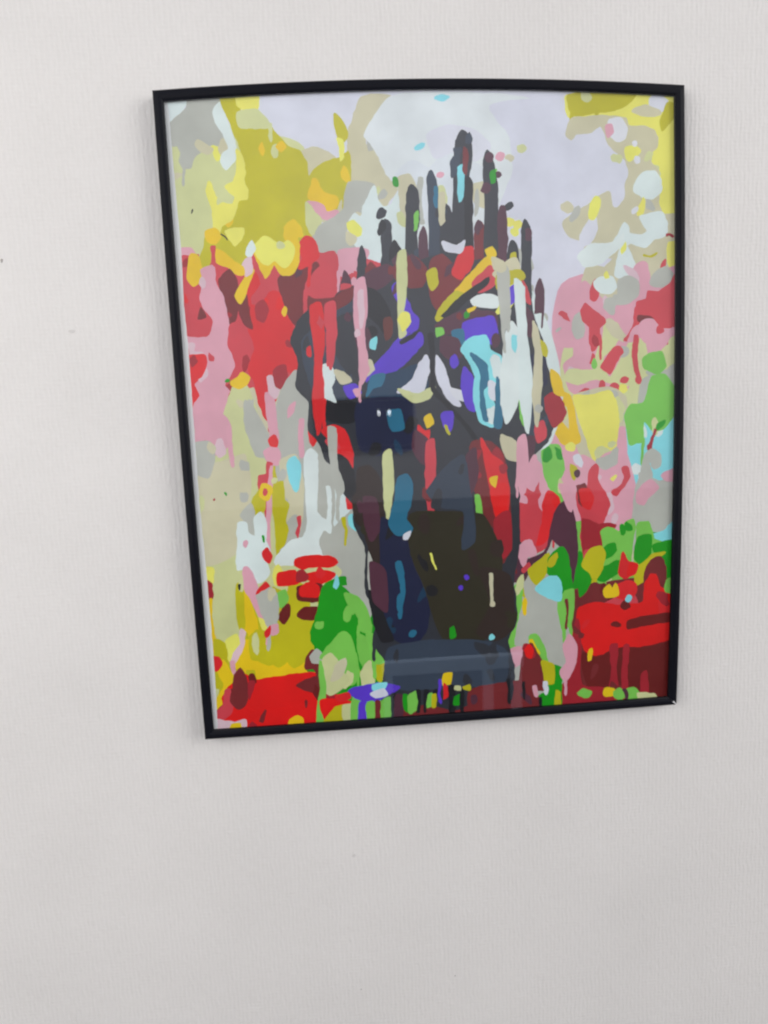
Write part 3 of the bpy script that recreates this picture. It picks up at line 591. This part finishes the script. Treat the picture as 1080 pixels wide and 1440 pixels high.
P('GN',"568,976 574,976 574,1002 568,998"); P('LG',"574,980 586,972 588,994 576,1004"); S('BK',6,4,"588,970 590,985 588,1000",3); S('BK',6,3,"600,970 598,985 597,1000",2); S('BK',5,3,"614,970 608,984"); P('LG',"602,976 607,974 606,994 600,996"); P('OL',"608,976 613,974 613,994 608,996"); S('PU',4,3,"619,955 618,975 619,986",3); P('RD',"624,962 630,966 630,980 624,984"); S('BK',8,6,"634,965 636,985 636,1000"); P('GN',"638,980 646,976 648,990 638,992"); S('BK',4,4,"650,970 650,1000"); P('OL',"650,966 660,962 662,970 652,970"); P('CR',"640,964 648,964 648,970 640,970")
P('MR',"660,972 700,962 748,958 752,990 700,1000 662,1004"); S('BK',7,5,"716,955 718,972 716,986",3); S('BK',4,3,"736,960 737,982"); S('PK',6,5,"752,964 754,978"); S('LW',6,5,"766,958 768,972",4); S('BK',4,3,"760,980 761,996")
E('BK',270,297,1.2,3.5,10); S('BK',1.4,1,"311,329 316,332 319,337")
E('DR',301,703,1.6,1.8); E('GN',317,695,1.4,2.6,-30)
#ART-END

NEAR = dict(RS=('RD','DR','PK','MR'), RD=('RS','DR','RE'), RE=('RD','DR','MA'), DR=('MR','RS'), MR=('DR','PL','MA'), MA=('DR','MR'), PK=('PP','PP','RS'),
 CR=('BE','PY','GR'), BE=('CR','GR'), GR=('BE','GR'), OL=('AM','CR','OL'), PY=('CR',), AM=('OL',), GN=('LG','OL'), LG=('GN','CR'),
 SK=('GW',), CH=('BK','ST','PL'), ST=('CH',), NA=('BK','TN'), OB=('BR','BK'), BR=('OB','PL'), PU=('PL',), PL=('MR','CH'))
rich = []
for c, pts, sharp in ART:
    rich.append((c, pts, sharp))
    ar = abs(sum(a[0] * b_[1] - b_[0] * a[1] for a, b_ in zip(pts, pts[1:] + pts[:1]))) / 2
    if c not in NEAR or ar < 260: continue
    for _ in range(min(5, int(0.3 + ar / 1500))):
        i = random.randrange(len(pts)); t = random.random()
        a, b_ = Vector(pts[i]), Vector(pts[(i + 1) % len(pts)])
        q = a + (b_ - a) * t
        cen = Vector((sum(p_[0] for p_ in pts) / len(pts), sum(p_[1] for p_ in pts) / len(pts)))
        q = q + (cen - q) * random.uniform(0.03, 0.25)
        r = random.uniform(3.6, 7.5); el = random.uniform(1.0, 2.6); an = math.radians(random.gauss(90, 28))
        bl = []
        for k in range(8):
            th = 2 * math.pi * k / 8; kk = random.uniform(.7, 1.3)
            x, y = r * el * kk * math.cos(th), r * kk * math.sin(th)
            bl.append((q.x + x * math.cos(an) - y * math.sin(an), q.y + x * math.sin(an) + y * math.cos(an)))
        rich.append((random.choice(NEAR[c]), bl, False))
    if c in ('RS', 'PK', 'GR', 'LG', 'CR', 'GW', 'RD', 'BE', 'OL', 'CH') and ar > 700:
        # thin runs of paint below the lower edge
        low = sorted(pts, key=lambda p_: -p_[1])[:max(2, len(pts) // 3)]
        for _ in range(random.choice((0, 1, 1, 2))):
            q = random.choice(low); ln = random.uniform(10, 34); w = random.uniform(1.6, 2.8); dx = random.uniform(-2, 2)
            rich.append((c, [(q[0] - w, q[1] - 5), (q[0] + w, q[1] - 5), (q[0] + w * .8 + dx, q[1] + ln * .5), (q[0] + w * .9 + dx, q[1] + ln), (q[0] + dx, q[1] + ln + w * 1.5), (q[0] - w * .9 + dx, q[1] + ln), (q[0] - w * .8 + dx, q[1] + ln * .5)], False))
ART = rich

def spline(pts, sharp, seed):
    n = len(pts); outp = []
    for i in range(n):
        p0, p1, p2, p3 = (Vector(pts[(i + k - 1) % n]) for k in range(4))
        if sharp:
            m1 = m2 = (p2 - p1)
        else:
            d1, d0, d2 = (p2 - p1).length, (p1 - p0).length, (p3 - p2).length
            m1 = (p2 - p0) * (d1 / (d1 + d0 + 1e-6)); m2 = (p3 - p1) * (d1 / (d1 + d2 + 1e-6))
            m1 *= 0.68; m2 *= 0.68
        k = max(2, min(9, int((p2 - p1).length / 3.0)))
        for j in range(k):
            t = j / k; t2 = t * t; t3 = t2 * t
            q = p1 * (2*t3 - 3*t2 + 1) + m1 * (t3 - 2*t2 + t) + p2 * (-2*t3 + 3*t2) + m2 * (t3 - t2)
            w = noise.noise_vector(Vector((q.x * .13, q.y * .13, seed * 3.7))) * 1.3 + noise.noise_vector(Vector((q.x * .4, q.y * .4, seed * 2.1))) * 0.55 + noise.noise_vector(Vector((q.x * .04, q.y * .04, seed * 1.3))) * 1.2
            outp.append((q.x + w.x, q.y + w.y))
    # paint runs a hair over its neighbours, so no bare paper shows between patches
    area2 = sum(a[0] * b_[1] - b_[0] * a[1] for a, b_ in zip(outp, outp[1:] + outp[:1]))
    sg = 1.0 if area2 > 0 else -1.0
    grow = 1.3 if abs(area2) > 500 else 0.3
    res = []
    for i in range(len(outp)):
        a, b_ = Vector(outp[i - 1]), Vector(outp[(i + 1) % len(outp)])
        d = (b_ - a)
        if d.length > 1e-6: d.normalize()
        res.append((outp[i][0] + d.y * sg * grow, outp[i][1] - d.x * sg * grow))
    return res

scuff_mat, _, _ = new_mat('wall_scuff', (0.42, 0.40, 0.385), 0.9)
faint_mat, _, _ = new_mat('wall_smudge', (0.70, 0.68, 0.665), 0.8)
for (u, v, ru, rv, mt) in ((2.5, 367, 1.8, 3.2, scuff_mat), (498, 1203, 3.0, 2.0, faint_mat), (508, 1391, 0.9, 0.9, scuff_mat), (101, 466, 5.0, 2.5, faint_mat), (640, 1372, 0.7, 0.9, scuff_mat)):
    bm = bmesh.new(); ring = []
    for k in range(12):
        a = 2 * math.pi * k / 12; kk = random.uniform(.65, 1.25)
        q = px(u + ru * kk * math.cos(a), v + rv * kk * math.sin(a), 0.0); ring.append(q)
    f0 = [bm.verts.new((q.x, -0.00025, q.z)) for q in ring]; f1 = [bm.verts.new((q.x, 0.0005, q.z)) for q in ring]
    bm.faces.new(f0); bm.faces.new(f1)
    for k in range(12): bm.faces.new((f0[k], f0[(k+1) % 12], f1[(k+1) % 12], f1[k]))
    link_mesh('scuff', bm, mt, wall)

LEFT_EDGE = [(130, 232), (160, 238), (205, 241.5), (300, 250), (350, 255), (430, 259), (500, 266), (575, 271), (640, 276), (700, 280), (800, 290), (880, 297), (960, 303), (1040, 307)]
def left_edge(v):
    for (v0, u0), (v1, u1) in zip(LEFT_EDGE, LEFT_EDGE[1:]):
        if v <= v1: return u0 + (u1 - u0) * max(0, (v - v0)) / (v1 - v0)
    return LEFT_EDGE[-1][1]
def clampz(q):
    # keep paint inside the frame opening
    s = (q.x + W/2) / W; zt = H/2 + 4*s*(1-s)*6.6*MM - 4.0*MM
    q.z = ZC + max(-H/2 + 4.0*MM, min(zt, q.z - ZC))
    s = (q.z - ZC + H/2) / H
    q.x = min(q.x, W/2 - 4.0*MM + 4*s*(1-s)*3.0*MM)
    return q

# one flat coat: all outlines are cut into a single planar mesh, the patch painted last wins
from mathutils.geometry import delaunay_2d_cdt
in_v, in_f, in_c = [], [], []
def add_patch(c, pts):
    vs_ = []
    for u, v in pts:
        u = max(u, left_edge(v) + 0.9 * noise.noise(Vector((v * .09, 3.1, 0))))
        q = clampz(px(u, v, YP)); q = Vector((q.x, q.z - ZC)) * 1000.0
        if not vs_ or (q - vs_[-1]).length > 0.06: vs_.append(q)
    if len(vs_) > 3 and (vs_[0] - vs_[-1]).length <= 0.06: vs_.pop()
    if len(vs_) < 3: return
    ar = sum(p_.x * q.y - q.x * p_.y for p_, q in zip(vs_, vs_[1:] + vs_[:1]))
    if ar < 0: vs_.reverse()
    b0 = len(in_v); in_v.extend(vs_); in_f.append(list(range(b0, b0 + len(vs_))))
    j = 1 + random.uniform(-.035, .035)
    gain = 1.0 if max(PAL[c]) < 130 else (1.15 if max(PAL[c]) < 170 else 1.32)
    if min(PAL[c]) > 150: gain = min(gain, 0.94 / max(lin(x) for x in PAL[c]))
    rgb = [lin(x) * j * gain for x in PAL[c]]
    lum = 0.2126 * rgb[0] + 0.7152 * rgb[1] + 0.0722 * rgb[2]
    in_c.append(tuple(min(0.93, max(0.002, lum + (x - lum) * 1.12)) for x in rgb))
base = [(215, 100), (590, 90), (975, 95), (970, 560), (960, 1010), (620, 1040), (290, 1050)]
dense = []
for (a, b_) in zip(base, base[1:] + base[:1]):
    for i in range(40): dense.append((a[0] + (b_[0]-a[0])*i/40, a[1] + (b_[1]-a[1])*i/40))
add_patch('LW', dense)
for i, (c, pts, sharp) in enumerate(ART):
    add_patch(c, spline(pts, sharp, i))
ov, oe, of, _, _, oids = delaunay_2d_cdt(in_v, [], in_f, 0, 1e-4, True)
verts = [(v.x / 1000, YP, ZC + v.y / 1000) for v in ov]
import numpy as np
vx = np.array([(v.x, v.y) for v in ov]); tri = np.array([f for f in of if len(f) == 3])
cen = vx[tri].mean(1); win = np.full(len(tri), -1)
for k, f in enumerate(in_f):
    pg = np.array([in_v[i][:] for i in f]); lo, hi = pg.min(0), pg.max(0)
    idx = np.nonzero((cen[:, 0] > lo[0]) & (cen[:, 0] < hi[0]) & (cen[:, 1] > lo[1]) & (cen[:, 1] < hi[1]))[0]
    if not len(idx): continue
    X, Yc = cen[idx, 0][:, None], cen[idx, 1][:, None]
    p1, p2 = pg, np.roll(pg, -1, 0)
    cross = (p1[:, 1] > Yc) != (p2[:, 1] > Yc)
    dy = p2[:, 1] - p1[:, 1]; dy = np.where(np.abs(dy) < 1e-12, 1e-12, dy)
    inside = (cross & (X < p1[:, 0] + (Yc - p1[:, 1]) * (p2[:, 0] - p1[:, 0]) / dy)).sum(1) % 2 == 1
    win[idx[inside]] = k
keep = win >= 0
faces = [tuple(int(i) for i in t) for t in tri[keep]]; cols = [in_c[k] for k in win[keep]]
print('paint faces', len(faces), 'patches', len(in_f))
me = bpy.data.meshes.new('painting')
me.from_pydata(verts, [], faces)
ca = me.color_attributes.new('paint', 'FLOAT_COLOR', 'CORNER')
for p in me.polygons:
    for li in p.loop_indices: ca.data[li].color = (*cols[p.index], 1)
me.materials.append(paint_mat)
po = bpy.data.objects.new('painting', me); col.objects.link(po)
po.parent = frame; po.matrix_parent_inverse = Matrix.Translation(-frame.location)
po['label'] = 'abstract painting of flat bright paint patches around a dark ragged central mass'
